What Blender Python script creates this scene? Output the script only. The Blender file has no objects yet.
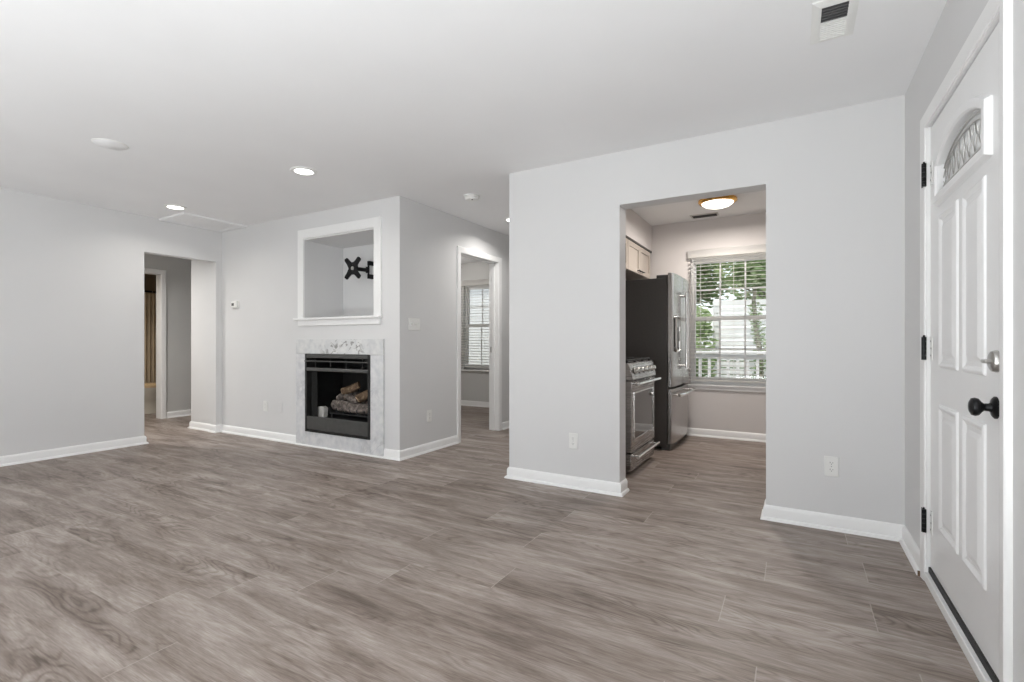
import bpy, math, random
from math import radians as R, sin, cos, pi
from mathutils import Vector, Matrix

sc = bpy.context.scene
col = sc.collection

# ------------------------------------------------------------------ camera
cam_d = bpy.data.cameras.new('camera')
cam = bpy.data.objects.new('camera', cam_d)
col.objects.link(cam)
cam_d.sensor_width = 36.0
cam_d.lens = 36.0 * 489.7 / 1024.0
cam_d.shift_y = 1.05 / 1024.0
cam_d.clip_start = 0.05
cam.location = (0, 0, 1.0886)
cam.rotation_euler = (R(90), 0, R(29.96))
sc.camera = cam

# ------------------------------------------------------------------ view, sky, sun, window light
sc.view_settings.view_transform = 'Standard'
sc.view_settings.look = 'None'
sc.view_settings.gamma = 1.0
sc.view_settings.use_curve_mapping = False
sc.view_settings.exposure = 0.12
sc.cycles.max_bounces = 16
sc.cycles.diffuse_bounces = 12

world = bpy.data.worlds.new('sky')
sc.world = world
world.use_nodes = True
wn = world.node_tree
wn.nodes.clear()
w_out = wn.nodes.new('ShaderNodeOutputWorld')
w_bg = wn.nodes.new('ShaderNodeBackground')
w_sky = wn.nodes.new('ShaderNodeTexSky')
w_sky.sky_type = 'NISHITA'
w_sky.sun_disc = False
w_sky.sun_elevation = R(64)
w_sky.sun_rotation = R(195)
w_sky.dust_density = 3.0
w_sky.ozone_density = 0.6
w_mix = wn.nodes.new('ShaderNodeMixRGB')
w_mix.inputs[0].default_value = 0.55
w_mix.inputs[2].default_value = (6.0, 6.1, 6.2, 1)      # thin bright cloud
wn.links.new(w_sky.outputs[0], w_mix.inputs[1])
wn.links.new(w_mix.outputs[0], w_bg.inputs[0])
w_bg.inputs[1].default_value = 0.30
wn.links.new(w_bg.outputs[0], w_out.inputs[0])


def lamp(name, kind, loc, rot, energy, color=(1, 1, 1), parent=None, **kw):
    d = bpy.data.lights.new(name, kind)
    d.energy = energy
    d.color = color
    for k, v in kw.items():
        setattr(d, k, v)
    o = bpy.data.objects.new(name, d)
    col.objects.link(o)
    o.location = loc
    o.rotation_euler = rot
    if parent:
        o.parent = parent
        o.location = Vector(loc) - parent.location
    return o


lamp('sun', 'SUN', (0, -6, 12), (R(26), 0, R(-15)), 2.5, (1, .97, .92), angle=R(2))
# daylight of the living room windows behind the photographer
for lx, le in ((-1.4, 20), (-4.4, 8)):
    lamp('window_daylight', 'AREA', (lx, -3.26, 1.45), (R(100), 0, 0), le, (.955, .985, 1), shape='RECTANGLE', size=1.7, size_y=1.4)
# added fill lamps out of view, aimed up to brighten ceiling and walls
for lx, ly, le, ls in ((-.45, -1.0, 116, 1.6), (-3.6, -1.8, 62, 2.4)):
    lamp('ceiling_fill', 'AREA', (lx, ly, .22), (R(180), 0, 0), le, (.93, .975, 1), shape='DISK', size=ls)

# ------------------------------------------------------------------ materials
def srgb(r, g, b):
    f = lambda c: (c / 12.92 if c <= .04045 else ((c + .055) / 1.055) ** 2.4)
    return (f(r / 255), f(g / 255), f(b / 255), 1)


class NT:
    def __init__(self, name):
        self.m = bpy.data.materials.new(name)
        self.m.use_nodes = True
        self.t = self.m.node_tree
        self.t.nodes.clear()
        self.out = self.t.nodes.new('ShaderNodeOutputMaterial')

    def n(self, typ, **kw):
        nd = self.t.nodes.new(typ)
        for k, v in kw.items():
            setattr(nd, k, v)
        return nd

    def link(self, a, b):
        self.t.links.new(a, b)

    def put(self, sock, v):
        if hasattr(v, 'links') or isinstance(v, bpy.types.NodeSocket):
            self.link(v, sock)
        else:
            sock.default_value = v

    def math(self, op, a, b=None, c=None):
        nd = self.n('ShaderNodeMath', operation=op)
        self.put(nd.inputs[0], a)
        if b is not None:
            self.put(nd.inputs[1], b)
        if c is not None:
            self.put(nd.inputs[2], c)
        return nd.outputs[0]

    def comb(self, x, y, z):
        nd = self.n('ShaderNodeCombineXYZ')
        for s, v in zip(nd.inputs, (x, y, z)):
            self.put(s, v)
        return nd.outputs[0]

    def noise(self, vec, scale=1., detail=4., rough=.5, dist=0.):
        nd = self.n('ShaderNodeTexNoise')
        self.put(nd.inputs['Vector'], vec)
        nd.inputs['Scale'].default_value = scale
        nd.inputs['Detail'].default_value = detail
        nd.inputs['Roughness'].default_value = rough
        nd.inputs['Distortion'].default_value = dist
        return nd.outputs['Fac']

    def ramp(self, fac, stops, interp='LINEAR'):
        nd = self.n('ShaderNodeValToRGB')
        nd.color_ramp.interpolation = interp
        e = nd.color_ramp.elements
        e[0].position, e[0].color = stops[0]
        e[1].position, e[1].color = stops[-1]
        for p, c in stops[1:-1]:
            x = e.new(p)
            x.color = c
        self.put(nd.inputs[0], fac)
        return nd.outputs[0]

    def mix(self, fac, a, b, mode='MIX'):
        nd = self.n('ShaderNodeMixRGB', blend_type=mode)
        for s, v in zip(nd.inputs, (fac, a, b)):
            self.put(s, v)
        return nd.outputs[0]

    def obj(self):
        return self.n('ShaderNodeTexCoord').outputs['Object']

    def bsdf(self, color, rough=.5, metal=0., spec=.5, bump=None, bump_str=.1, bump_dist=.01, **kw):
        b = self.n('ShaderNodeBsdfPrincipled')
        self.put(b.inputs['Base Color'], color)
        self.put(b.inputs['Roughness'], rough)
        self.put(b.inputs['Metallic'], metal)
        b.inputs['Specular IOR Level'].default_value = spec
        for k, v in kw.items():
            self.put(b.inputs[k], v)
        if bump is not None:
            bm = self.n('ShaderNodeBump')
            bm.inputs['Strength'].default_value = bump_str
            bm.inputs['Distance'].default_value = bump_dist
            self.link(bump, bm.inputs['Height'])
            self.link(bm.outputs[0], b.inputs['Normal'])
        self.link(b.outputs[0], self.out.inputs[0])
        return self.m


def plain(name, c, rough=.5, metal=0., spec=.5, var=.03, scale=8., bump=0.):
    """one colour with a faint mottling of its own"""
    t = NT(name)
    o = t.obj()
    f = t.noise(o, scale, 3.)
    c = Vector(c[:3])
    lo = tuple(c * (1 - var)) + (1,)
    hi = tuple(min(1, x * (1 + var)) for x in c) + (1,)
    colr = t.ramp(f, [(.3, lo), (.7, hi)])
    if bump:
        return t.bsdf(colr, rough, metal, spec, bump=t.noise(o, 160., 2.), bump_str=bump, bump_dist=.002)
    return t.bsdf(colr, rough, metal, spec)


MAT = {}
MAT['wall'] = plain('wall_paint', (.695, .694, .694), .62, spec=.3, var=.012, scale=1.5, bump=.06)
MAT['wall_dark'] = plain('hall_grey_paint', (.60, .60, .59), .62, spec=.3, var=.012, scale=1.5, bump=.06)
MAT['wall_kitchen'] = plain('kitchen_paint', (.68, .65, .635), .62, spec=.3, var=.012, scale=1.5, bump=.06)
MAT['wall_tan'] = plain('bath_tan_paint', (.40, .32, .23), .6, spec=.3, var=.03, scale=2, bump=.05)
MAT['ceiling'] = plain('ceiling_paint', (.84, .842, .848), .8, spec=.2, var=.012, scale=2., bump=.12)
MAT['trim'] = plain('white_trim_paint', (.86, .86, .855), .35, var=.01)
MAT['door'] = plain('white_door_paint', (.84, .84, .84), .33, var=.01)
MAT['plastic'] = plain('white_plastic', (.80, .80, .78), .35, var=.01)
MAT['cream'] = plain('cream_cabinet_paint', (.47, .42, .37), .4, var=.02)
MAT['black'] = plain('black_metal', (.012, .012, .013), .38, .6, var=.1)
MAT['firebox'] = plain('black_firebox_steel', (.022, .022, .021), .48, .2, var=.2, scale=20)
MAT['fireface'] = plain('dark_grey_stove_paint', (.075, .075, .072), .42, .2, var=.1, scale=20)
MAT['firemesh'] = plain('black_spark_mesh', (.04, .04, .038), .6, .2, var=.2, scale=60)
MAT['slot'] = plain('dark_slot', (.004, .004, .004), .9)
MAT['duct'] = plain('dark_duct', (.11, .11, .11), .8)
MAT['chrome'] = plain('polished_chrome', (.86, .86, .85), .2, 1.0)
MAT['nickel'] = plain('satin_nickel', (.55, .54, .52), .28, 1.0)
MAT['brass'] = plain('polished_brass', (.80, .46, .12), .22, 1.0, var=.1, scale=30)
MAT['rubber'] = plain('black_rubber', (.02, .02, .02), .6)
MAT['darkplastic'] = plain('dark_grey_plastic', (.05, .048, .045), .45)
MAT['fridge_side'] = plain('charcoal_textured_steel', (.070, .064, .060), .5, .15, var=.05, scale=60, bump=.15)
MAT['castiron'] = plain('cast_iron', (.03, .03, .03), .6, .3, var=.2, scale=40)
def blind_mat():
    t = NT('white_blind_slats')
    b = t.n('ShaderNodeBsdfPrincipled')
    b.inputs['Base Color'].default_value = (.80, .79, .765, 1)
    b.inputs['Roughness'].default_value = .45
    tr = t.n('ShaderNodeBsdfTranslucent')
    t.link(t.ramp(t.noise(t.obj(), 6.), [(.3, (.84, .83, .80, 1)), (.7, (.88, .87, .84, 1))]), tr.inputs[0])
    mx = t.n('ShaderNodeMixShader')
    mx.inputs[0].default_value = .45
    t.link(b.outputs[0], mx.inputs[1])
    t.link(tr.outputs[0], mx.inputs[2])
    t.link(mx.outputs[0], t.out.inputs[0])
    return t.m


MAT['vinyl'] = plain('white_vinyl', (.82, .82, .82), .35, var=.01)
MAT['blind'] = blind_mat()
MAT['ceramic'] = plain('glazed_ceramic', (.55, .51, .44), .15)
MAT['woodlid'] = plain('tan_seat_lid', (.62, .45, .26), .35, var=.08, scale=12)
MAT['steelscrew'] = plain('screw_steel', (.4, .4, .4), .35, 1.0)
MAT['ember'] = plain('white_ceramic_block', (.55, .54, .51), .8, var=.15, scale=30)
MAT['rail_white'] = plain('painted_deck_rail', (.86, .86, .85), .5)
MAT['deck'] = plain('weathered_deck_boards', (.33, .29, .25), .7, var=.2, scale=6)
MAT['bark'] = plain('tree_bark', (.24, .22, .16), .9, var=.35, scale=9)


def brushed(name, c, rough):
    t = NT(name)
    o = t.obj()
    sep = t.n('ShaderNodeSeparateXYZ')
    t.link(o, sep.inputs[0])
    v = t.comb(t.math('MULTIPLY', sep.outputs[0], 3.), t.math('MULTIPLY', sep.outputs[1], 3.), t.math('MULTIPLY', sep.outputs[2], 260.))
    f = t.noise(v, 1., 3.)
    c2 = tuple(x * .94 for x in c[:3]) + (1,)
    return t.bsdf(t.ramp(f, [(.3, c2), (.7, tuple(c[:3]) + (1,))]), t.ramp(f, [(.3, (rough * .96,) * 3 + (1,)), (.7, (rough * 1.04,) * 3 + (1,))]), .95)


MAT['steel'] = brushed('brushed_stainless', (.50, .485, .475), .25)
MAT['steel_range'] = brushed('brushed_range_steel', (.39, .375, .365), .27)
MAT['steel_dark'] = brushed('brushed_black_stainless', (.30, .29, .28), .3)


def glass_mat(name, tint=(1, 1, 1), gloss=.5, rough=.02):
    t = NT(name)
    tr = t.n('ShaderNodeBsdfTransparent')
    tr.inputs[0].default_value = tuple(tint) + (1,)
    gl = t.n('ShaderNodeBsdfGlossy')
    gl.inputs['Roughness'].default_value = rough
    mx = t.n('ShaderNodeMixShader')
    fr = t.n('ShaderNodeFresnel')
    fr.inputs['IOR'].default_value = 1.45
    t.link(t.math('MINIMUM', t.math('MULTIPLY', fr.outputs[0], gloss), 1.), mx.inputs[0])
    t.link(tr.outputs[0], mx.inputs[1])
    t.link(gl.outputs[0], mx.inputs[2])
    t.link(mx.outputs[0], t.out.inputs[0])
    return t.m


MAT['pane'] = glass_mat('window_pane', (.97, .98, .98))
MAT['oven_glass'] = plain('dark_oven_glass', (.05, .048, .047), .06, 0., .8)


def frosted():
    t = NT('textured_door_glass')
    o = t.obj()
    f = t.noise(o, 55., 3.)
    m = t.bsdf((.86, .87, .87, 1), .12, 0., .6, bump=f, bump_str=.3, bump_dist=.004)
    b = [n for n in t.t.nodes if n.type == 'BSDF_PRINCIPLED'][0]
    b.inputs['Transmission Weight'].default_value = .08
    return m


MAT['doorglass'] = frosted()


def emit(name, c, s):
    t = NT(name)
    e = t.n('ShaderNodeEmission')
    e.inputs[0].default_value = tuple(c) + (1,)
    e.inputs[1].default_value = s
    t.link(e.outputs[0], t.out.inputs[0])
    return t.m


MAT['led'] = emit('lit_lens', (1, .98, .94), 6.)
MAT['dome'] = emit('lit_frosted_dome', (1, .93, .80), 3.2)


def floor_mat():
    t = NT('grey_oak_plank')
    o = t.obj()
    s = t.n('ShaderNodeSeparateXYZ')
    t.link(o, s.inputs[0])
    x, y = s.outputs[0], s.outputs[1]
    W, L = .2245, 1.52
    yy = t.math('DIVIDE', t.math('ADD', y, 20. - .146 + .09), W)
    row = t.math('FLOOR', yy)
    fy = t.math('FRACT', yy)
    wn1 = t.n('ShaderNodeTexWhiteNoise', noise_dimensions='1D')
    t.link(row, wn1.inputs['W'])
    xx = t.math('ADD', t.math('DIVIDE', t.math('ADD', x, 30.), L), wn1.outputs['Value'])
    colm = t.math('FLOOR', xx)
    fx = t.math('FRACT', xx)
    wn2 = t.n('ShaderNodeTexWhiteNoise', noise_dimensions='2D')
    t.link(t.comb(row, colm, 0.), wn2.inputs['Vector'])
    pid = wn2.outputs['Value']
    z = t.math('MULTIPLY', pid, 41.)
    # cathedral figure: contour lines of a stretched field
    fig = t.noise(t.comb(t.math('MULTIPLY', x, 1.25), t.math('MULTIPLY', y, 6.0), z), 1., 2.5, .42, .2)
    rings = t.math('SINE', t.math('MULTIPLY', fig, 120.))
    rings = t.math('POWER', t.math('MULTIPLY_ADD', rings, .5, .5), 3.)
    mask = t.noise(t.comb(t.math('MULTIPLY', x, 1.3), t.math('MULTIPLY', y, 5.), t.math('ADD', z, 5.)), 1., 2.)
    mask = t.ramp(mask, [(.44, (.12, .12, .12, 1)), (.60, (1, 1, 1, 1))])
    streak = t.noise(t.comb(t.math('MULTIPLY', x, 2.2), t.math('MULTIPLY', y, 70.), z), 1., 8., .7, .5)
    fine = t.noise(t.comb(t.math('MULTIPLY', x, 16.), t.math('MULTIPLY', y, 330.), z), 1., 3., .65)
    broad = t.noise(t.comb(t.math('MULTIPLY', x, 2.0), t.math('MULTIPLY', y, 11.), t.math('ADD', z, 9.)), 1., 6., .62, .6)
    v = t.math('MULTIPLY', broad, .52)
    v = t.math('MULTIPLY_ADD', streak, .22, v)
    v = t.math('MULTIPLY_ADD', fine, .24, v)
    v = t.math('MULTIPLY_ADD', t.math('MULTIPLY', rings, mask), -.075, v)
    v = t.math('MULTIPLY_ADD', pid, .055, v)
    c = t.ramp(v, [(.355, srgb(88, 75, 67)), (.445, srgb(121, 108, 99)), (.535, srgb(147, 135, 127)), (.645, srgb(178, 168, 161))])
    ey = t.math('MINIMUM', fy, t.math('SUBTRACT', 1., fy))
    ex = t.math('MINIMUM', fx, t.math('SUBTRACT', 1., fx))
    ly = t.math('LESS_THAN', ey, .0075)
    lx = t.math('LESS_THAN', ex, .0013)
    c = t.mix(t.math('MULTIPLY', ly, .22), c, srgb(172, 162, 153))
    c = t.mix(t.math('MULTIPLY', lx, .55), c, srgb(182, 174, 165))
    rgh = t.math('MULTIPLY_ADD', streak, .16, .36)
    return t.bsdf(c, rgh, 0., .42, bump=t.math('ADD', streak, fine), bump_str=.05, bump_dist=.001)


MAT['floor'] = floor_mat()


def marble_mat():
    t = NT('white_veined_marble')
    o = t.obj()
    f = t.noise(o, 5., 6., .6, 1.2)
    vein = t.math('SUBTRACT', 1., t.math('MULTIPLY', t.math('ABSOLUTE', t.math('SUBTRACT', f, .5)), 16.))
    vein = t.math('MAXIMUM', vein, 0.)
    g = t.noise(o, 2.1, 3.)
    cloud = t.noise(o, 16., 4.)
    c = t.ramp(cloud, [(.3, (.60, .61, .63, 1)), (.7, (.74, .74, .74, 1))])
    c = t.mix(t.math('MULTIPLY', vein, t.ramp(g, [(.45, (.05,) * 3 + (1,)), (.62, (.5,) * 3 + (1,))])), c, (.36, .36, .38, 1))
    return t.bsdf(c, .22, 0., .5)


MAT['marble'] = marble_mat()


def marble_lintel_mat():
    t = NT('marble_with_dark_flecks')
    o = t.obj()
    cloud = t.noise(o, 16., 4.)
    c = t.ramp(cloud, [(.3, (.60, .61, .62, 1)), (.7, (.74, .74, .73, 1))])
    f = t.noise(o, 15., 4., .55, 1.0)
    s = t.n('ShaderNodeSeparateXYZ')
    t.link(o, s.inputs[0])
    near = t.math('SUBTRACT', 1., t.math('MULTIPLY', t.math('ABSOLUTE', t.math('SUBTRACT', s.outputs[0], .1)), 2.6))
    near = t.math('MAXIMUM', near, 0.)
    fleck = t.ramp(f, [(.56, (0, 0, 0, 1)), (.64, (1, 1, 1, 1))])
    fac = t.math('MULTIPLY', fleck, t.math('MINIMUM', t.math('MULTIPLY', near, 2.), 1.))
    c = t.mix(t.math('MULTIPLY', fac, .75), c, (.20, .195, .185, 1))
    return t.bsdf(c, .25, 0., .5)


MAT['marble_fleck'] = marble_lintel_mat()


def log_mat(name, a, b, c3):
    t = NT(name)
    o = t.obj()
    f = t.noise(o, 22., 6., .65, .6)
    c = t.ramp(f, [(.3, a), (.52, b), (.7, c3)])
    return t.bsdf(c, .9, 0., .2, bump=f, bump_str=.9, bump_dist=.02)


MAT['log_grey'] = log_mat('charred_grey_bark', (.03, .027, .025, 1), (.16, .135, .12, 1), (.36, .31, .28, 1))
MAT['log_tan'] = log_mat('tan_split_wood', (.07, .045, .03, 1), (.21, .14, .09, 1), (.42, .31, .20, 1))
MAT['log_end'] = plain('pale_cut_wood', (.52, .38, .24), .85, var=.2, scale=25)


def curtain_mat():
    t = NT('tan_shower_curtain')
    return t.bsdf(t.ramp(t.noise(t.obj(), 9., 3.), [(.3, (.50, .41, .29, 1)), (.7, (.56, .46, .33, 1))]), .8, 0., .2)


MAT['curtain'] = curtain_mat()


def leaf_mat(name, a, b, c3):
    t = NT(name)
    f = t.noise(t.obj(), 2.4, 4., .6)
    c = t.ramp(f, [(.3, a), (.5, b), (.7, c3)])
    b_ = t.n('ShaderNodeBsdfPrincipled')
    t.link(c, b_.inputs['Base Color'])
    b_.inputs['Roughness'].default_value = .55
    tr = t.n('ShaderNodeBsdfTranslucent')
    t.link(c, tr.inputs[0])
    mx = t.n('ShaderNodeMixShader')
    mx.inputs[0].default_value = .4
    t.link(b_.outputs[0], mx.inputs[1])
    t.link(tr.outputs[0], mx.inputs[2])
    t.link(mx.outputs[0], t.out.inputs[0])
    return t.m


MAT['leaf'] = leaf_mat('fresh_green_leaves', (.20, .29, .11, 1), (.36, .46, .22, 1), (.55, .62, .38, 1))
MAT['leaf_dark'] = leaf_mat('deep_green_leaves', (.14, .21, .09, 1), (.26, .35, .16, 1), (.44, .50, .30, 1))
MAT['grass'] = plain('lawn_green', (.06, .085, .035), .9, var=.4, scale=3)


def siding(name, c, pitch):
    t = NT(name)
    o = t.obj()
    s = t.n('ShaderNodeSeparateXYZ')
    t.link(o, s.inputs[0])
    f = t.math('FRACT', t.math('DIVIDE', s.outputs[2], pitch))
    lap = t.math('LESS_THAN', f, .08)
    cc = t.mix(t.math('MULTIPLY', lap, .45), tuple(c) + (1,), (.30, .30, .30, 1))
    return t.bsdf(cc, .5, bump=f, bump_str=.5, bump_dist=.02)


MAT['siding'] = siding('white_lap_siding', (.80, .80, .78), .11)
MAT['fence'] = plain('white_fence_boards', (.80, .80, .78), .6, var=.06, scale=3)
MAT['shingle'] = plain('grey_shingles', (.20, .20, .21), .85, var=.3, scale=14)


# ------------------------------------------------------------------ mesh builder
class MB:
    def __init__(self):
        self.v, self.f = [], []

    def add(self, verts, faces):
        k = len(self.v)
        self.v += [Vector(p) for p in verts]
        self.f += [[i + k for i in q] for q in faces]
        return self

    def box(self, x0, x1, y0, y1, z0, z1):
        x0, x1 = min(x0, x1), max(x0, x1)
        y0, y1 = min(y0, y1), max(y0, y1)
        z0, z1 = min(z0, z1), max(z0, z1)
        return self.add([(x0, y0, z0), (x1, y0, z0), (x1, y1, z0), (x0, y1, z0), (x0, y0, z1), (x1, y0, z1), (x1, y1, z1), (x0, y1, z1)],
                        [(0, 3, 2, 1), (4, 5, 6, 7), (0, 1, 5, 4), (1, 2, 6, 5), (2, 3, 7, 6), (3, 0, 4, 7)])

    def obox(self, c, size, rot):
        k = len(self.v)
        self.box(-size[0] / 2, size[0] / 2, -size[1] / 2, size[1] / 2, -size[2] / 2, size[2] / 2)
        for i in range(k, len(self.v)):
            self.v[i] = rot @ self.v[i] + Vector(c)
        return self

    @staticmethod
    def frame(d):
        d = Vector(d).normalized()
        u = d.orthogonal().normalized() if abs(d.z) > .99 else d.cross(Vector((0, 0, 1))).normalized()
        return d, u, d.cross(u).normalized()

    def rings(self, rings, close_ends=True):
        n = len(rings[0])
        k = len(self.v)
        for r in rings:
            self.v += [Vector(p) for p in r]
        for i in range(len(rings) - 1):
            for j in range(n):
                a, b = k + i * n + j, k + i * n + (j + 1) % n
                self.f.append([a, b, b + n, a + n])
        if close_ends:
            self.f.append([k + j for j in range(n)][::-1])
            self.f.append([k + (len(rings) - 1) * n + j for j in range(n)])
        return self

    def cyl(self, p0, p1, r0, r1=None, n=20):
        r1 = r0 if r1 is None else r1
        p0, p1 = Vector(p0), Vector(p1)
        d, u, w = self.frame(p1 - p0)
        return self.rings([[p + (u * cos(2 * pi * j / n) + w * sin(2 * pi * j / n)) * r for j in range(n)] for p, r in ((p0, r0), (p1, r1))])

    def tube(self, pts, r, n=10, radii=None):
        pts = [Vector(p) for p in pts]
        rr = []
        prev = None
        for i, p in enumerate(pts):
            t = (pts[min(i + 1, len(pts) - 1)] - pts[max(i - 1, 0)]).normalized()
            if prev is None:
                _, u, w = self.frame(t)
            else:
                u = (prev - t * prev.dot(t)).normalized()
                w = t.cross(u)
            prev = u
            q = radii[i] if radii else r
            rr.append([p + (u * cos(2 * pi * j / n) + w * sin(2 * pi * j / n)) * q for j in range(n)])
        return self.rings(rr)

    def lathe(self, prof, c, axis=(0, 0, 1), n=32):
        """prof: list of (radius, height along axis)"""
        d, u, w = self.frame(axis)
        c = Vector(c)
        return self.rings([[c + d * h + (u * cos(2 * pi * j / n) + w * sin(2 * pi * j / n)) * max(r, 1e-4) for j in range(n)] for r, h in prof])

    def prism(self, poly, fn, h0, h1):
        """poly in 2-D, fn(a, b, h) -> 3-D"""
        n = len(poly)
        return self.rings([[fn(a, b, h) for a, b in poly] for h in (h0, h1)])

    def sweep(self, path, prof, up, closed=False, flip=1):
        """prof (a, b): a along the in-plane side of the path, b along up"""
        path = [Vector(p) for p in path]
        up = Vector(up).normalized()
        n = len(path)
        segs = [(path[(i + 1) % n] - path[i]).normalized() for i in range(n if closed else n - 1)]
        nor = [d.cross(up).normalized() * flip for d in segs]
        rr = []
        for i in range(n):
            if closed:
                a, b = nor[i - 1], nor[i]
            else:
                a, b = nor[max(i - 1, 0)], nor[min(i, n - 2)]
            m = (a + b) / (1 + a.dot(b))
            rr.append([path[i] + m * p + up * q for p, q in prof])
        if closed:
            rr.append(rr[0])
        return self.rings(rr, not closed)

    def build(self, name, mat, parent=None, bevel=0., seg=2, smooth=True, base=False, angle=38):
        off = Vector((0, 0, 0))
        if parent is not None:
            off = parent['_o'] if '_o' in parent else parent.location
            off = Vector(off)
        elif base:
            xs = [[p[i] for p in self.v] for i in range(3)]
            off = Vector(((min(xs[0]) + max(xs[0])) / 2, (min(xs[1]) + max(xs[1])) / 2, min(xs[2])))
        me = bpy.data.meshes.new(name)
        me.from_pydata([tuple(p - off) for p in self.v], [], self.f)
        me.validate()
        import bmesh
        bm = bmesh.new()
        bm.from_mesh(me)
        bmesh.ops.recalc_face_normals(bm, faces=bm.faces)
        bm.to_mesh(me)
        bm.free()
        me.materials.append(MAT[mat] if isinstance(mat, str) else mat)
        if smooth:
            for p in me.polygons:
                p.use_smooth = True
            me.set_sharp_from_angle(angle=R(angle))
        o = bpy.data.objects.new(name, me)
        col.objects.link(o)
        if parent is not None:
            o.parent = parent
            ORG[o.name] = off
        else:
            o.location = off
            ORG[o.name] = off
        if bevel:
            b = o.modifiers.new('bevel', 'BEVEL')
            b.width = bevel
            b.segments = seg
            b.limit_method = 'ANGLE'
            b.angle_limit = R(40)
            b.harden_normals = False
        return o


ORG = {}


def sub(mb, name, mat, parent, **kw):
    """a child of a mesh part: same world origin as that part"""
    class P:
        pass
    off = ORG.get(parent.name, parent.location.copy())
    for i, p in enumerate(mb.v):
        mb.v[i] = p - off
    o = mb.build(name, mat, None, **kw)
    o.parent = parent
    ORG[o.name] = off
    return o


def tag(o, label=None, cat=None, group=None, kind=None):
    if label: o['label'] = label
    if cat: o['category'] = cat
    if group: o['group'] = group
    if kind: o['kind'] = kind
    return o


def thing(name, label, cat, loc, group=None):
    o = bpy.data.objects.new(name, None)
    o.empty_display_size = .05
    col.objects.link(o)
    o.location = loc
    ORG[o.name] = Vector(loc)
    return tag(o, label, cat, group)


def structure(mb, name, mat, label=None, **kw):
    o = mb.build(name, mat, None, **kw)
    return tag(o, label, None, None, 'structure')


def dup(root, loc, rotz, label, group=None):
    def cp(o, parent):
        c = o.copy()
        col.objects.link(c)
        if parent: c.parent = parent
        for ch in list(o.children):
            cp(ch, c)
        return c
    r = cp(root, None)
    r.location = loc
    r.rotation_euler = (0, 0, rotz)
    r['label'] = label
    if group: r['group'] = group
    return r


# ------------------------------------------------------------------ key dimensions
H = 2.44
YP = 3.395            # face of partition and of fireplace wall
XR = .5247            # door wall
XPL = -1.982          # free end of partition
XFS = -3.152          # side wall of fireplace block
XL = -6.0255          # left wall
YK = 6.0              # kitchen back wall
HK = 2.50
YBK = -3.3

# ------------------------------------------------------------------ shell
structure(MB().box(-10, 2, -3.5, 7.1, -.1, 0), 'floor', 'floor', 'grey oak plank floor running through all rooms')
c_ = MB()
c_.box(-10, .66, -3.5, 3.5, H, H + .1)
c_.box(-10, -1.9, 3.5, 7.1, H, H + .1)
structure(c_, 'ceiling', 'ceiling', 'white painted ceiling of living room and halls', smooth=False)
structure(MB().box(-1.9, 1.75, 3.45, 6.2, HK, HK + .1), 'ceiling_kitchen', 'ceiling', 'white kitchen ceiling')


def wall_y(name, y0, y1, x0, x1, z1, holes, mat='wall', label=None):
    """a wall along X with rectangular holes (xa, xb, za, zb)"""
    m = MB()
    holes = sorted(holes)
    x = x0
    for xa, xb, za, zb in holes:
        m.box(x, xa, y0, y1, 0, z1)
        if za > 0: m.box(xa, xb, y0, y1, 0, za)
        if zb < z1: m.box(xa, xb, y0, y1, zb, z1)
        x = xb
    m.box(x, x1, y0, y1, 0, z1)
    return structure(m, name, mat, label, smooth=False)


def wall_x(name, x0, x1, y0, y1, z1, holes, mat='wall', label=None):
    m = MB()
    y = y0
    for ya, yb, za, zb in sorted(holes):
        m.box(x0, x1, y, ya, 0, z1)
        if za > 0: m.box(x0, x1, ya, yb, 0, za)
        if zb < z1: m.box(x0, x1, ya, yb, zb, z1)
        y = yb
    m.box(x0, x1, y, y1, 0, z1)
    return structure(m, name, mat, label, smooth=False)


NX0, NX1, NZ0, NZ1 = -4.491, -3.468, 1.335, 2.182     # niche opening
FX0, FX1, FZ0, FZ1 = -4.444, -3.507, .155, .966       # firebox opening
wall_x('wall_left', -6.14, XL, YBK, YP, H, [(2.575, 3.325, 0, 2.056)], label='light grey wall with the hall opening')
m = MB()
m.box(-6.14, NX0, YP, 3.51, 0, H)
m.box(NX0, NX1, YP, 3.51, 2.167, H)
m.box(NX0, NX1, YP, 3.51, FZ1, NZ0)
m.box(NX0, FX0, YP, 3.51, 0, FZ1)
m.box(FX0, FX1, YP, 3.51, 0, FZ0)
m.box(FX1, NX1, YP, 3.51, 0, FZ1)
m.box(NX1, XFS, YP, 3.51, 0, H)
structure(m, 'wall_fireplace', 'wall', 'light grey wall holding fireplace and niche', smooth=False)
n = MB()                                               # plaster box behind the niche
n.box(NX0 - .11, NX0 - .012, 3.51, 3.99, NZ0 - .05, 2.30)
n.box(NX1 + .012, NX1 + .11, 3.51, 3.99, NZ0 - .05, 2.30)
n.box(NX0 - .012, NX1 + .012, 3.915, 3.99, NZ0 - .05, 2.30)
n.box(NX0 - .012, NX1 + .012, 3.51, 3.915, 2.167, 2.30)
n.box(NX0 - .012, NX1 + .012, 3.51, 3.915, NZ0 - .05, NZ0)
structure(n, 'wall_niche', 'wall', 'plaster lining of the television niche', smooth=False)
wall_x('wall_fireplace_side', -3.267, XFS, 3.51, 7.0, H, [(4.34, 5.125, 0, 2.065)], label='grey side wall of the fireplace block')
wall_y('wall_partition', YP, 3.538, XPL, 1.75, H + .16, [(-1.075, -.151, 0, 2.063)], label='light grey partition with the kitchen opening')
wall_x('wall_right', XR, XR + .14, YBK, YP, H, [(1.935, 2.87, 0, 2.07)], label='light grey wall with the entrance door')
wall_y('wall_back', YBK - .14, YBK, -6.14, XR + .14, H, [(-5.3, -3.5, .7, 2.2), (-2.3, -.5, .7, 2.2)], label='wall behind the photographer')
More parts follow.
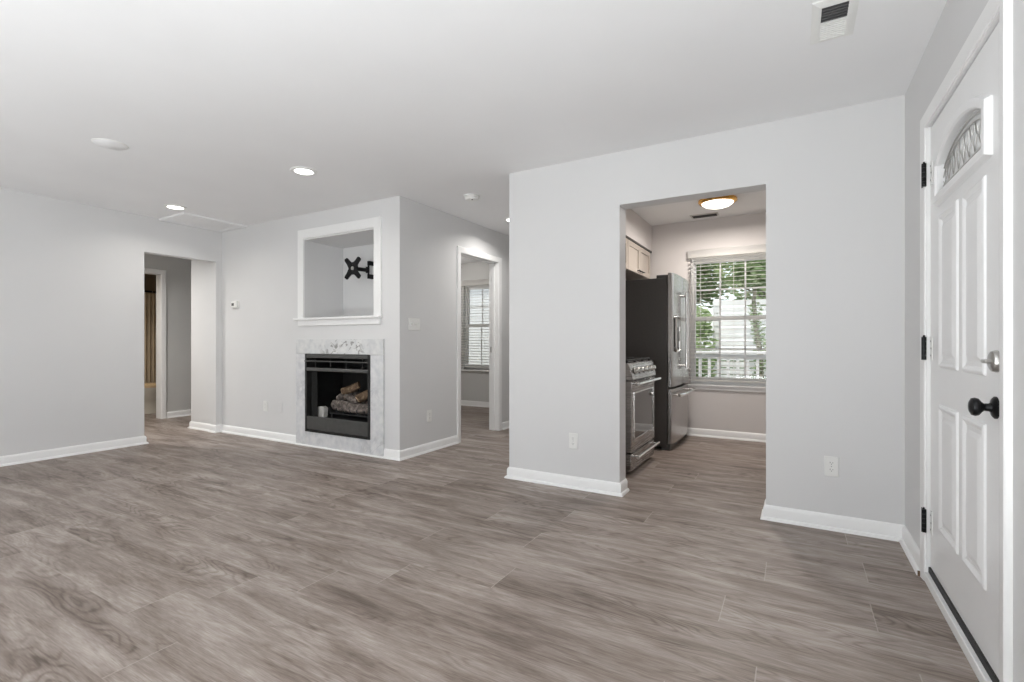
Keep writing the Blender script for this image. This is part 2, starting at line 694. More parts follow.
wall_x('wall_kitchen_left', XPL, -1.85, 3.538, 7.0, HK + .05, [], 'wall', 'wall between kitchen and corridor')
KX0, KX1, KZ0, KZ1 = -1.055, -.165, .60, 2.085
wall_y('wall_kitchen_back', YK, YK + .14, -1.85, 1.75, HK + .05, [(KX0, KX1, KZ0, KZ1)], 'wall_kitchen', 'kitchen wall with the window')
wall_x('wall_kitchen_right', 1.6, 1.75, 3.538, YK, HK + .05, [], 'wall_kitchen')
# hall left of the fireplace
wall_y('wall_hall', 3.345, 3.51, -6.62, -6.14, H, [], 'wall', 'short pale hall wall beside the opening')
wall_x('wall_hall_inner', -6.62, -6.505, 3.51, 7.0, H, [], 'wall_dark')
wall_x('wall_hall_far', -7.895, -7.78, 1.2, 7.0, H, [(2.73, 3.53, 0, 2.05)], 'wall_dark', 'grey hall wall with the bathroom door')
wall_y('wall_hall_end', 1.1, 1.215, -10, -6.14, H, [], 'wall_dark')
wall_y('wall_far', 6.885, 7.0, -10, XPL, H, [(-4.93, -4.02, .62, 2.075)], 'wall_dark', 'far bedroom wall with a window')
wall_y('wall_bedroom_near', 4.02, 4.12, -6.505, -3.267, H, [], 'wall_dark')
# bathroom
wall_x('wall_bath_left', -9.85, -9.75, 1.2, 7.0, H, [], 'wall_tan')
wall_y('wall_bath_right', 4.35, 4.45, -9.75, -7.895, H, [], 'wall_tan')

# ------------------------------------------------------------------ baseboards and casings
BB = [(0, 0), (.030, 0), (.029, .009), (.023, .017), (.0145, .019), (.0145, .068), (.011, .076), (.008, .083), (.003, .087), (0, .088)]


def baseboard(name, path, label=None):
    return structure(MB().sweep([(x, y, 0) for x, y in path], BB, (0, 0, 1)), name, 'trim', label)


# path runs so that the room is on its right-hand side
def bb(name, path):
    return baseboard(name, path, 'white baseboard with shoe moulding')


bb('baseboard_left', [(-6.14, 2.575), (XL, 2.575), (XL, YBK)][::-1])
bb('baseboard_hall', [(-6.62, 4.5), (-6.62, 3.345), (-6.14, 3.345)])
bb('baseboard_fireplace_left', [(-6.14, 3.325), (XL, 3.325), (XL, YP), (-4.605, YP)])
bb('baseboard_fireplace_right', [(-3.339, YP), (XFS, YP), (XFS, 4.272)])
bb('baseboard_corridor', [(XFS, 5.205), (XFS, 6.885)])
bb('baseboard_partition_left', [(XPL, 6.8), (XPL, YP), (-1.075, YP), (-1.075, 3.538)])
bb('baseboard_partition_right', [(-.151, 3.538), (-.151, YP), (XR, YP), (XR, 2.925)])
bb('baseboard_kitchen', [(-1.85, YK), (1.6, YK)])
bb('baseboard_hall_far', [(-7.78, 3.60), (-7.78, 6.885)])
bb('baseboard_bedroom', [(-6.50, 6.885), (-3.267, 6.885)])
bb('baseboard_door_wall', [(XR, 1.866), (XR, YBK)])

CAS = [(0, 0), (0, .010), (.006, .014), (.018, .015), (.046, .018), (.058, .018), (.064, .012), (.065, 0)]


def casing(name, path, up, flip, prof=CAS, label='white painted door casing', mat='trim'):
    return structure(MB().sweep(path, prof, up, flip=flip), name, mat, label)


# bedroom doorway (faces +x)
casing('trim_1', [(XFS, 4.340, 0), (XFS, 4.340, 2.063), (XFS, 5.128, 2.063), (XFS, 5.128, 0)], (1, 0, 0), -1, label='white casing round the bedroom doorway')
j = MB()
j.box(-3.28, XFS + .004, 4.325, 4.343, 0, 2.066)
j.box(-3.28, XFS + .004, 5.122, 5.14, 0, 2.066)
j.box(-3.28, XFS + .004, 4.325, 5.14, 2.060, 2.078)
j.box(-3.235, -3.20, 5.110, 5.124, 0, 2.06)
j.box(-3.235, -3.20, 4.341, 4.353, 0, 2.06)
j.box(-3.235, -3.20, 4.341, 5.124, 2.048, 2.062)
jamb = structure(j, 'trim_2', 'trim', 'white jamb lining of the bedroom doorway')
structure(MB().sweep([(-3.267, 4.34, 0), (-3.267, 4.34, 2.063), (-3.267, 5.128, 2.063), (-3.267, 5.128, 0)], CAS, (-1, 0, 0), flip=1), 'trim_3', 'trim', 'white casing on the bedroom side')
sub(MB().box(-3.262, -3.237, 5.117, 5.1225, .96, 1.03), 'strike_plate', 'nickel', jamb)
# bathroom doorway (faces +x)
casing('trim_4', [(-7.78, 2.73, 0), (-7.78, 2.73, 2.05), (-7.78, 3.53, 2.05), (-7.78, 3.53, 0)], (1, 0, 0), -1, label='white casing round the bathroom doorway')
j = MB()
j.box(-7.91, -7.776, 2.715, 2.733, 0, 2.05)
j.box(-7.91, -7.776, 3.527, 3.545, 0, 2.05)
j.box(-7.91, -7.776, 2.715, 3.545, 2.047, 2.065)
structure(j, 'trim_5', 'trim', 'white jamb lining of the bathroom doorway')

# niche trim: flat casing on three sides, stool and apron below
fl = [(0, 0), (0, .016), (.002, .018), (.090, .018), (.092, .016), (.092, 0)]
nm = MB().sweep([(NX0, YP, NZ0), (NX0, YP, NZ1), (NX1, YP, NZ1), (NX1, YP, NZ0)], fl, (0, -1, 0), flip=-1)
ntrim = structure(nm, 'trim_6', 'trim', 'white frame of the television niche')
sub(MB().box(-4.627, -3.362, YP - .045, YP + .002, NZ0 - .016, NZ0 + .006), 'stool', 'trim', ntrim, bevel=.004)
sub(MB().box(-4.580, -3.392, YP - .018, YP + .001, NZ0 - .076, NZ0 - .016), 'apron', 'trim', ntrim, bevel=.004)

# ------------------------------------------------------------------ fireplace
sur = thing('fireplace_surround', 'white veined marble surround framing the black fireplace', 'fireplace surround', (-3.972, YP, 0))
SX0, SX1, SZ1, SY = -4.605, -3.339, 1.117, 3.373
lin = MB().box(SX0, SX1, SY, YP - .001, FZ1 + .002, SZ1).build('lintel', 'marble_fleck', sur, bevel=.002)
lin['label'] = 'marble lintel with dark grey flecks'
MB().box(SX0, FX0 - .002, SY, YP - .001, 0.012, FZ1 - .001).build('pilaster', 'marble', sur, bevel=.002)
MB().box(FX1 + .002, SX1, SY, YP - .001, 0.012, FZ1 - .001).build('pilaster', 'marble', sur, bevel=.002)
MB().box(FX0, FX1, SY, YP - .001, 0.012, FZ0 - .002).build('base_slab', 'marble', sur, bevel=.002)
MB().sweep([(SX0, SY, 0), (SX1, SY, 0)], [(0, 0), (.012, 0), (.011, .009), (.006, .014), (0, .015)], (0, 0, 1)).build('shoe_moulding', 'trim', sur)

fp = thing('fireplace', 'black steel gas fireplace box set in the marble surround', 'fireplace', (-3.975, 3.6, FZ0))
fx0, fx1 = FX0, FX1
b = MB()
b.box(fx0 + .004, fx0 + .018, 3.40, 3.86, FZ0 + .004, FZ1 - .004)
b.box(fx1 - .018, fx1 - .004, 3.40, 3.86, FZ0 + .004, FZ1 - .004)
b.box(fx0 + .018, fx1 - .018, 3.845, 3.86, FZ0 + .004, FZ1 - .004)
b.box(fx0 + .018, fx1 - .018, 3.40, 3.845, FZ0 + .004, FZ0 + .02)
b.box(fx0 + .018, fx1 - .018, 3.40, 3.845, FZ1 - .02, FZ1 - .004)
b.box(fx0 + .018, fx1 - .018, 3.40, 3.845, .285, .297)          # hearth floor
b.box(fx0 + .018, fx1 - .018, 3.44, 3.845, .80, .81)            # smoke shelf
b.build('box', 'firebox', fp)
fr = MB()
fr.box(fx0, fx0 + .028, 3.362, 3.41, FZ0, FZ1)
fr.box(fx1 - .024, fx1, 3.362, 3.41, FZ0, FZ1)
fr.box(fx0 + .028, fx1 - .024, 3.362, 3.41, FZ0, FZ0 + .018)
fr.build('frame', 'firebox', fp, bevel=.002)
lv = MB()
lv.box(fx0 + .028, fx1 - .024, 3.360, 3.40, .925, .963)
lv.build('top_louver', 'fireface', fp, bevel=.003)
lv = MB()
lv.box(fx0 - .008, fx1 - .030, 3.358, 3.395, .885, .897)
lv.build('middle_louver', 'fireface', fp, bevel=.003)
lv = MB()
lv.obox((( fx0 + fx1) / 2, 3.372, .806), (fx1 - fx0 - .056, .022, .034), Matrix.Rotation(R(-14), 3, 'X'))
lv.build('hood', 'fireface', fp, bevel=.003)
for i in range(4):
    x = fx0 + .12 + i * .23
    MB().box(x, x + .012, 3.392, 3.402, .82, .925).build('louver_bracket', 'firebox', fp)
MB().box(fx0 + .028, fx1 - .024, 3.364, 3.385, FZ0 + .026, .318).build('access_panel', 'fireface', fp, bevel=.003)
# gathered mesh curtains at both sides
for xa, xb in ((fx0 + .03, fx0 + .115), (fx1 - .055, fx1 - .028)):
    s = MB()
    N = 40
    pts = [(xa + (xb - xa) * i / N, 3.425 + .010 * sin(i * 2 * pi / 5)) for i in range(N + 1)]
    pts2 = [(x, y + .003) for x, y in pts[::-1]]
    s.prism(pts + pts2, lambda a, b_, h: (a, b_, h), .30, .795)
    s.build('mesh_curtain', 'firemesh', fp)
# burner grate
gr = thing('log_grate', 'black iron grate holding logs in the fireplace', 'grate', (-3.9, 3.6, .298))
g = MB()
g.tube([(-4.23, 3.50, .345), (-3.57, 3.50, .345)], .008)
g.tube([(-4.23, 3.70, .345), (-3.57, 3.70, .345)], .008)
g.build('rail', 'castiron', gr)
g = MB()
for i in range(7):
    x = -4.20 + i * .10
    g.tube([(x, 3.475, .405), (x, 3.49, .36), (x, 3.52, .352), (x, 3.70, .352), (x, 3.73, .37)], .007, 8)
g.build('bars', 'castiron', gr)
for x in (-4.19, -3.61):
    for y in (3.50, 3.70):
        MB().cyl((x, y, .298), (x, y, .345), .009, n=10).build('leg', 'castiron', gr)


def log(p0, p1, r, seed, mat, label, ends=True, cut=None):
    rnd = random.Random(seed)
    p0, p1 = Vector(p0), Vector(p1)
    c = (p0 + p1) / 2
    t = thing('fireplace_log', label, 'log', (c.x, c.y, c.z - r), 'ceramic logs in the fireplace')
    d, u, w = MB.frame(p1 - p0)
    N, n = 14, 18
    rings = []
    ph = [rnd.uniform(0, 6.28) for _ in range(6)]
    for i in range(N + 1):
        f = i / N
        p = p0.lerp(p1, f) + u * .012 * sin(f * 4 + ph[0]) + w * .012 * sin(f * 3 + ph[1])
        ring = []
        for j in range(n):
            a = 2 * pi * j / n
            rr = r * (1 + .10 * sin(2 * a + ph[2] + f * 2) + .07 * sin(5 * a + ph[3] + f * 5) + rnd.uniform(-.06, .06))
            rr *= 1 - .12 * abs(2 * f - 1) ** 3
            ring.append(p + (u * cos(a) + w * sin(a)) * rr)
        rings.append(ring)
    m = MB().rings(rings)
    m.build('bark', mat, t, angle=60)
    e0 = p0 + u * .012 * sin(ph[0]) + w * .012 * sin(ph[1])
    MB().rings([[e0 + (u * cos(2 * pi * j / n) + w * sin(2 * pi * j / n)) * r * k - d * h for j in range(n)] for k, h in ((.80, .0), (.74, .006))]).build('cut_end', 'log_end', t)
    return t


log((-4.18, 3.53, .424), (-3.60, 3.52, .428), .052, 1, 'log_grey', 'long grey charred log lying across the front of the grate')
log((-4.05, 3.68, .428), (-3.58, 3.70, .43), .056, 2, 'log_grey', 'grey charred log at the back of the grate')
log((-4.18, 3.58, .485), (-3.99, 3.66, .565), .042, 3, 'log_grey', 'grey log leaning up at the left of the grate')
log((-4.06, 3.53, .585), (-3.90, 3.60, .640), .038, 4, 'log_tan', 'brown log on top of the pile, pointing up to the right')
log((-3.80, 3.50, .500), (-3.72, 3.62, .600), .042, 5, 'log_tan', 'short tan log with pale split wood at the right of the pile')
log((-3.98, 3.49, .512), (-3.83, 3.52, .520), .033, 6, 'log_grey', 'thin grey log lying in the middle of the pile')
eb = MB()
eb.prism([(-4.375, .298), (-4.270, .298), (-4.262, .395), (-4.30, .412), (-4.372, .405)], lambda a, b_, h: (a, h, b_), 3.455, 3.51)
tag(eb.build('heat_shield', 'ember', None, base=True, bevel=.004), 'small pale grey block standing left of the logs in the fireplace', 'block')

# ------------------------------------------------------------------ television wall mount in the niche
tv = thing('television_mount', 'black steel television wall mount with an X bracket inside the niche', 'wall mount', (-4.03, 3.915, 1.76))
w_ = MB()
w_.box(-4.04, -4.015, 3.845, 3.855, 1.79, 1.965)
for z in (1.805, 1.95):
    w_.box(-4.043, -4.012, 3.845, 3.9148, z - .024, z + .024)
w_.build('wall_bracket', 'black', tv, bevel=.003)
a = MB()
a.tube([(-4.028, 3.845, 1.872), (-4.045, 3.76, 1.872), (-4.06, 3.69, 1.872)], .022, 12)
a.cyl((-4.028, 3.836, 1.84), (-4.028, 3.836, 1.905), .02)
a.build('arm', 'black', tv)
v_ = MB()
VC = Vector((-4.075, 3.675, 1.875))
v_.prism([(.072 * cos(k * pi / 4 + pi / 8), .072 * sin(k * pi / 4 + pi / 8)) for k in range(8)], lambda p, q, h: (VC.x + p, VC.y + h, VC.z + q), -.004, .012)
for k in range(4):
    an = R(45 + 90 * k)
    R2 = lambda p, q: (p * cos(an) - q * sin(an), p * sin(an) + q * cos(an))
    poly = [R2(.03, -.040), R2(.090, -.026), R2(.138, -.024), R2(.147, -.016), R2(.147, .016), R2(.138, .024), R2(.090, .026), R2(.03, .040)]
    v_.prism(poly, lambda p, q, h: (VC.x + p, VC.y + h, VC.z + q), -.012, .006)
v_.build('x_plate', 'black', tv, bevel=.002)
MB().cyl(VC + Vector((0, -.010, 0)), VC + Vector((0, -.003, 0)), .02, n=16).build('centre_bolt', 'nickel', tv)
for k in range(4):
    an = R(45 + 90 * k)
    p = VC + Vector((.132 * cos(an), -.022, .132 * sin(an)))
    MB().cyl(p, p + Vector((0, .012, 0)), .011, n=12).build('screw_pad', 'black', tv)

# ------------------------------------------------------------------ thermostat, switches, outlets
th = thing('thermostat', 'small white thermostat on the wall left of the niche', 'thermostat', (-5.735, YP, 1.47))
MB().box(-5.795, -5.665, YP - .006, YP, 1.487, 1.577).build('back_plate', 'plastic', th, bevel=.003)
MB().box(-5.785, -5.675, YP - .030, YP - .006, 1.492, 1.570).build('housing', 'plastic', th, bevel=.006)
MB().box(-5.772, -5.725, YP - .0315, YP - .029, 1.517, 1.548).build('display', 'duct', th)


def outlet_proto():
    """faces -y, stands at origin (centre of plate)"""
    t = thing('wall_outlet', 'x', 'wall outlet', (0, 0, 0), 'duplex outlets')
    MB().box(-.036, .036, -.006, 0, -.058, .058).build('cover_plate', 'plastic', t, bevel=.004)
    for z in (-.020, .020):
        s = MB()
        pts = [(.0165 * cos(a_), .0145 * sin(a_)) for a_ in [2 * pi * i / 24 for i in range(24)]]
        pts = [(p, max(-.0115, min(.0115, q))) for p, q in pts]
        s.prism(pts, lambda p, q, h: (p, h, q + z), -.008, -.004)
        rc = s.build('receptacle', 'plastic', t)
        q = MB()
        q.box(-.0075, -.0055, -.0084, -.0075, z - .001, z + .007)
        q.box(.0055, .0075, -.0084, -.0075, z, z + .006)
        q.cyl((0, -.0084, z - .006), (0, -.0075, z - .006), .0022, n=10)
        sub(q, 'slots', 'slot', rc)
    MB().cyl((0, -.0075, 0), (0, -.005, 0), .003, n=12).build('screw', 'steelscrew', t)
    return t


o1 = outlet_proto()
o1['label'] = 'white duplex outlet on the partition between kitchen opening and entrance door'
o1.location = (.187, YP, .366)
dup(o1, (-1.428, YP, .351), 0, 'white duplex outlet on the partition left of the kitchen opening')
dup(o1, (-5.160, YP, .368), 0, 'white duplex outlet on the wall left of the fireplace')
dup(o1, (XFS, 3.813, .354), R(90), 'white duplex outlet on the side wall below the switch plate')
bp = thing('blank_cable_plate', 'wall-coloured blank cable plate right of the outlet beside the fireplace', 'wall plate', (-4.90, YP, .37))
MB().box(-4.935, -4.865, YP - .004, YP, .315, .425).build('plate', 'wall', bp, bevel=.002)
MB().cyl((-4.90, YP - .0055, .37), (-4.90, YP - .003, .37), .004, n=12).build('screw', 'wall', bp)

sw = thing('light_switch', 'white triple switch plate on the side wall of the fireplace block', 'light switch', (XFS, 3.592, 1.20))
MB().box(XFS, XFS + .006, 3.510, 3.674, 1.203, 1.317).build('cover_plate', 'plastic', sw, bevel=.003)
for k in (-1, 0, 1):
    y = 3.592 + k * .046
    MB().obox((XFS + .010, y, 1.262), (.016, .009, .022), Matrix.Rotation(R(25), 3, 'Y')).build('toggle', 'plastic', sw, bevel=.0015)
    MB().box(XFS + .005, XFS + .0068, y - .006, y + .006, 1.243, 1.277).build('toggle_frame', 'trim', sw)

# ------------------------------------------------------------------ ceiling fittings
def recess_proto(lit=True):
    t = thing('recessed_light', 'x', 'ceiling light', (0, 0, 0), 'recessed ceiling lights')
    MB().lathe([(.070, 0), (.098, 0), (.100, -.004), (.096, -.009), (.076, -.011), (.070, -.008), (.070, 0)], (0, 0, 0)).build('trim_ring', 'plastic', t)
    MB().lathe([(.0, -.003), (.074, -.003), (.074, -.007), (.05, -.009), (0, -.0095)], (0, 0, 0)).build('lens', 'led', t)
    lamp('recessed_lamp', 'AREA', (0, 0, -.02), (0, 0, 0), 4, (1, .96, .90), t, shape='DISK', size=.14, spread=R(150))
    return t


rl = recess_proto()
rl['label'] = 'lit round recessed light in the ceiling in front of the fireplace niche'
rl.location = (-3.352, 2.527, H)
dup(rl, (-5.358, 2.56, H), 0, 'lit round recessed light in the ceiling beside the attic hatch')
dup(rl, (-2.69, 4.68, H), 0, 'lit round light in the corridor ceiling, half behind the partition')
def brighter(o, w, c):
    for ch in o.children:
        if ch.type == 'LIGHT':
            ch.data = ch.data.copy()
            ch.data.energy = w
            ch.data.color = c


brighter([o for o in bpy.data.objects if o.get('label', '').startswith('lit round light in the corridor')][0], 8, (1, .97, .93))
brighter(dup(rl, (-7.05, 2.3, H), 0, 'added unseen recessed light that brightens the left hall'), 26, (1, .97, .93))  # unseen fixture, added to light the left hall
brighter(dup(rl, (-8.5, 2.6, H), 0, 'added unseen recessed light that brightens the bathroom'), 6, (1, .88, .70))  # out of view, added as a weak warm fill for the bathroom
cp_ = thing('ceiling_cover_plate', 'unlit white round cover plate on the ceiling at the left', 'ceiling cap', (-4.047, 1.527, H))
MB().lathe([(0, 0), (.092, 0), (.092, -.006), (.086, -.010), (0, -.014)], (-4.047, 1.527, H)).build('cap', 'ceiling', cp_)
MB().lathe([(.092, 0), (.100, 0), (.098, -.004), (.092, -.006)], (-4.047, 1.527, H)).build('rim', 'plastic', cp_)
sd = thing('smoke_detector', 'round white smoke detector on the ceiling before the corridor', 'smoke detector', (-2.588, 3.739, H))
MB().lathe([(0, 0), (.075, 0), (.075, -.010), (.066, -.012)], (-2.588, 3.739, H)).build('base', 'plastic', sd)
MB().lathe([(.066, -.010), (.066, -.028), (.055, -.040), (.03, -.043), (0, -.043)], (-2.588, 3.739, H)).build('cover', 'plastic', sd)
MB().lathe([(0, -.042), (.008, -.042), (.008, -.046), (0, -.046)], (-2.56, 3.71, H)).build('test_button', 'duct', sd)

ah = thing('attic_hatch', 'flat white attic hatch with raised frame in the ceiling corner', 'attic hatch', (-5.76, 3.08, H))
MB().box(-5.98, -5.54, 2.76, 3.35, H - .008, H).build('panel', 'ceiling', ah)
MB().sweep([(-6.022, 2.71, H), (-5.50, 2.71, H), (-5.50, 3.39, H), (-6.022, 3.39, H)], [(0, 0), (-.045, 0), (-.042, .012), (-.03, .018), (-.010, .020), (0, .015)], (0, 0, -1), closed=True, flip=-1).build('frame', 'ceiling', ah, angle=20)

vt = thing('ceiling_register', 'white ceiling air register, half open, near the entrance door', 'air vent', (.141, 2.45, H))
m = MB()
VX0, VX1, VY0, VY1 = .062, .222, 2.292, 2.602
m.sweep([(VX0, VY0, H), (VX1, VY0, H), (VX1, VY1, H), (VX0, VY1, H)], [(0, 0), (0, .004), (-.026, .012), (-.034, .012), (-.034, 0)], (0, 0, -1), closed=True, flip=-1)
m.build('frame', 'plastic', vt, angle=20)
MB().box(.094, .190, 2.324, 2.570, H - .003, H - .0005).build('duct_opening', 'duct', vt)
m = MB()
for i in range(6):
    y = 2.331 + i * .020
    m.obox((.142, y, H - .006), (.096, .003, .010), Matrix.Rotation(R(-35), 3, 'X'))
m.build('open_fins', 'duct', vt)
m = MB()
m.box(.094, .190, 2.446, 2.454, H - .013, H - .003)
m.box(.094, .190, 2.454, 2.570, H - .009, H - .003)
for i in range(7):
    m.obox((.142, 2.463 + i * .0155, H - .010), (.094, .010, .003), Matrix.Rotation(R(20), 3, 'X'))
m.build('closed_damper', 'plastic', vt)

# ------------------------------------------------------------------ entrance door
DX = .534
DY0, DY1, DZ0, DZ1 = 1.942, 2.862, .072, 2.052
ed = thing('door_1', 'white panelled entrance door with an arched leaded light, black knob and hinges', 'door', (DX, 2.387, 0))
ed['kind'] = 'structure'
LY0, LY1, LZ0, LS, LP = 2.095, 2.69, 1.705, 1.835, 1.905     # lite: sides, bottom, spring, peak
lc = (LY0 + LY1) / 2


def lite_path(dy=0., dz=0., n=20):
    """closed outline of the arched light in (y, z), grown by dy"""
    y0, y1, z0, zs, zp = LY0 - dy, LY1 + dy, LZ0 - dy, LS, LP + dy
    hw = (y1 - y0) / 2
    pts = [(y0, z0), (y0, zs)]
    for i in range(1, n):
        f = -1 + 2 * i / n
        pts.append((lc + hw * f, zs + (zp - zs) * (1 - f * f) ** .5 if False else zs + (zp - zs) * (1 - abs(f) ** 2.2)))
    pts += [(y1, zs), (y1, z0)]
    return pts


# slab with a real hole for the light: below, sides and top strips
sl = MB()
T = .044
sl.box(DX, DX + T, DY0, DY1, DZ0, LZ0)
sl.box(DX, DX + T, DY0, LY0, LZ0, DZ1)
sl.box(DX, DX + T, LY1, DY1, LZ0, DZ1)
arch = lite_path()[1:-1]
sl.prism(arch + [(LY1, DZ1), (LY0, DZ1)], lambda a_, b_, h: (DX + h, a_, b_), 0, T)
sl.build('slab', 'door', ed, smooth=False)
ring = lite_path(.004)
lf = MB().sweep([(DX, a_, b_) for a_, b_ in ring], [(-.010, 0), (-.010, .012), (-.004, .020), (.014, .022), (.024, .020), (.030, .008), (.032, 0)], (-1, 0, 0), closed=True, flip=1)
lf.build('lite_frame', 'door', ed, angle=30)
MB().prism(lite_path(.003), lambda a_, b_, h: (DX + .014 + h, a_, b_), 0, .014).build('lite_glass', 'doorglass', ed)
cm = MB()
def arcpts(s, dz):
    hw = (LY1 - LY0) / 2 * s
    return [(DX + .010, lc + hw * (-1 + 2 * i / 16), LS + dz + (LP - LS) * (1 - abs(-1 + 2 * i / 16) ** 2.2)) for i in range(17)]
cm.tube(arcpts(.97, -.018), .003, 6)
cm.tube(arcpts(.95, -.040), .003, 6)
cm.tube([(DX + .010, LY0, LZ0 + .022), (DX + .010, LY1, LZ0 + .022)], .003, 6)
cm.tube([(DX + .010, LY0, LZ0 + .040), (DX + .010, LY1, LZ0 + .040)], .003, 6)
for i in range(9):
    y = LY0 + .05 + i * .066
    zt = LS - .045 + (LP - LS) * (1 - abs((y - lc) / ((LY1 - LY0) / 2)) ** 2.2)
    zm = (LZ0 + .04 + zt) / 2
    cm.tube([(DX + .010, y, LZ0 + .04), (DX + .010, y + .024, zm), (DX + .010, y, zt)], .0018, 6)
    cm.tube([(DX + .010, y, LZ0 + .04), (DX + .010, y - .024, zm), (DX + .010, y, zt)], .0018, 6)
cm.build('lead_caming', 'nickel', ed)


def door_panel(y0, y1, z0, z1):
    m = MB()
    path = [(DX, y0, z0), (DX, y0, z1), (DX, y1, z1), (DX, y1, z0)]
    m.sweep(path, [(0, 0), (-.004, .006), (-.012, .009), (-.020, .006), (-.026, .001), (-.034, .001), (-.034, 0)], (-1, 0, 0), closed=True, flip=1)
    m.sweep([(DX, y0 + .045, z0 + .045), (DX, y0 + .045, z1 - .045), (DX, y1 - .045, z1 - .045), (DX, y1 - .045, z0 + .045)],
            [(0, 0), (-.016, .007), (-.020, .007), (-.020, 0)], (-1, 0, 0), closed=True, flip=1)
    m.box(DX - .0068, DX + .001, y0 + .06, y1 - .06, z0 + .06, z1 - .06)
    m.build('panel', 'door', ed, angle=25)


for ya, yb in ((2.120, 2.360), (2.425, 2.690)):
    door_panel(ya, yb, .980, 1.625)
    door_panel(ya, yb, .290, .825)
MB().box(DX - .008, DX + .04, DY0, DY1, .047, .0715).build('door_sweep', 'rubber', ed)
MB().box(DX + .012, DX + .03, DY0, DY1, 2.0525, 2.060).build('gap_shade_strip', 'rubber', ed)  # black strip put in as the dark shade of the gap above the door
for z in (1.848, 1.060, .277):
    hg = MB()
    hg.box(XR - .0185, XR - .010, 2.866, 2.893, z - .052, z + .052)
    for i in range(5):
        hg.cyl((XR - .014, 2.8655, z - .052 + i * .021), (XR - .014, 2.8655, z - .0325 + i * .021), .009, n=12)
    hg.cyl((XR - .014, 2.8655, z + .052), (XR - .014, 2.8655, z + .060), .005, .003, n=10)
    h_ = hg.build('hinge', 'black', ed)
    sub(MB().box(DX - .0025, DX, 2.825, 2.858, z - .052, z + .052), 'door_leaf', 'plastic', h_)
    sc_ = MB()
    for dz in (-.032, 0, .032):
        sc_.cyl((DX - .0045, 2.842 + (.006 if dz else -.004), z + dz), (DX - .002, 2.842 + (.006 if dz else -.004), z + dz), .004, n=8)
    sub(sc_, 'hinge_screws', 'steelscrew', h_)
kb = MB().lathe([(0, 0), (.034, 0), (.034, .004), (.028, .009), (.015, .012), (.012, .018), (.0115, .028), (.017, .034), (.026, .041), (.0285, .049), (.026, .057), (.016, .062), (0, .064)], (DX, 2.032, .888), (-1, 0, 0))
kb.build('door_knob', 'black', ed)
db = MB().lathe([(0, 0), (.034, 0), (.034, .004), (.031, .013), (.024, .017), (0, .017)], (DX, 2.024, 1.030), (-1, 0, 0)).build('deadbolt', 'nickel', ed)
tt = MB().box(DX - .034, DX - .015, 2.006, 2.044, 1.024, 1.036)
sub(tt, 'thumb_turn', 'nickel', db, bevel=.004)
# frame, casing and sill of the door
casing('trim_7', [(XR, 1.924, 0), (XR, 1.924, 2.066), (XR, 2.872, 2.066), (XR, 2.872, 0)], (-1, 0, 0), 1, [(a_ * .86, b_) for a_, b_ in CAS], 'white casing round the entrance door')
j = MB()
j.box(XR - .004, XR + .14, 2.8645, 2.885, 0, 2.075)
j.box(XR - .004, XR + .14, 1.92, 1.9395, 0, 2.075)
j.box(XR - .004, XR + .14, 1.92, 2.885, 2.0605, 2.08)
structure(j, 'trim_8', 'trim', 'white jamb of the entrance door')
j = MB()
j.box(XR - .012, XR + .16, 1.935, 2.866, 0, .040)
j.box(XR - .014, DX - .002, 1.935, 2.866, .02, .046)
structure(j, 'trim_9', 'trim', 'white sill below the entrance door', bevel=.003)
# chipped raw end of the shoe moulding beside the door casing
tag(MB().box(.4985, .5245, 2.919, 2.927, .0, .022).build('wood_chip', 'log_tan', None, base=True), 'bare tan wood end of the shoe moulding beside the entrance door casing', 'wood chip')


# ------------------------------------------------------------------ windows
def window(name, label, x0, x1, z0, z1, y, cols, muntin=True):
    """double-hung vinyl window in a wall along X; room face at y, outside at y + .14"""
    w = thing(name, label, 'window', ((x0 + x1) / 2, y + .07, z0))
    w['kind'] = 'structure'
    m = MB()
    m.box(x0, x0 + .022, y + .05, y + .135, z0, z1)
    m.box(x1 - .022, x1, y + .05, y + .135, z0, z1)
    m.box(x0 + .022, x1 - .022, y + .05, y + .135, z0, z0 + .035)
    m.box(x0 + .022, x1 - .022, y + .05, y + .135, z1 - .035, z1)
    m.build('window_frame', 'vinyl', w, bevel=.002)
    zm = (z0 + z1) / 2 + .02
    for za, zb, yo in ((zm - .02, z1 - .035, .095), (z0 + .035, zm + .02, .065)):
        s = MB()
        xa, xb = x0 + .022, x1 - .022
        s.box(xa, xa + .028, y + yo, y + yo + .03, za, zb)
        s.box(xb - .028, xb, y + yo, y + yo + .03, za, zb)
        s.box(xa + .028, xb - .028, y + yo, y + yo + .03, za, za + .045)
        s.box(xa + .028, xb - .028, y + yo, y + yo + .03, zb - .045, zb)
        so = s.build('sash', 'vinyl', w, bevel=.002)
        g_ = MB()
        gx0, gx1 = xa + .028, xb - .028
        for i in range(1, cols):
            xx = gx0 + (gx1 - gx0) * i / cols
            g_.box(xx - .009, xx + .009, y + yo + .010, y + yo + .020, za + .045, zb - .045)
        zz = (za + zb) / 2
        g_.box(gx0, gx1, y + yo + .010, y + yo + .020, zz - .009, zz + .009)
        sub(g_, 'muntins', 'vinyl', so)
        sub(MB().box(gx0 - .005, gx1 + .005, y + yo + .013, y + yo + .017, za + .04, zb - .04), 'pane', 'pane', so)
    return w


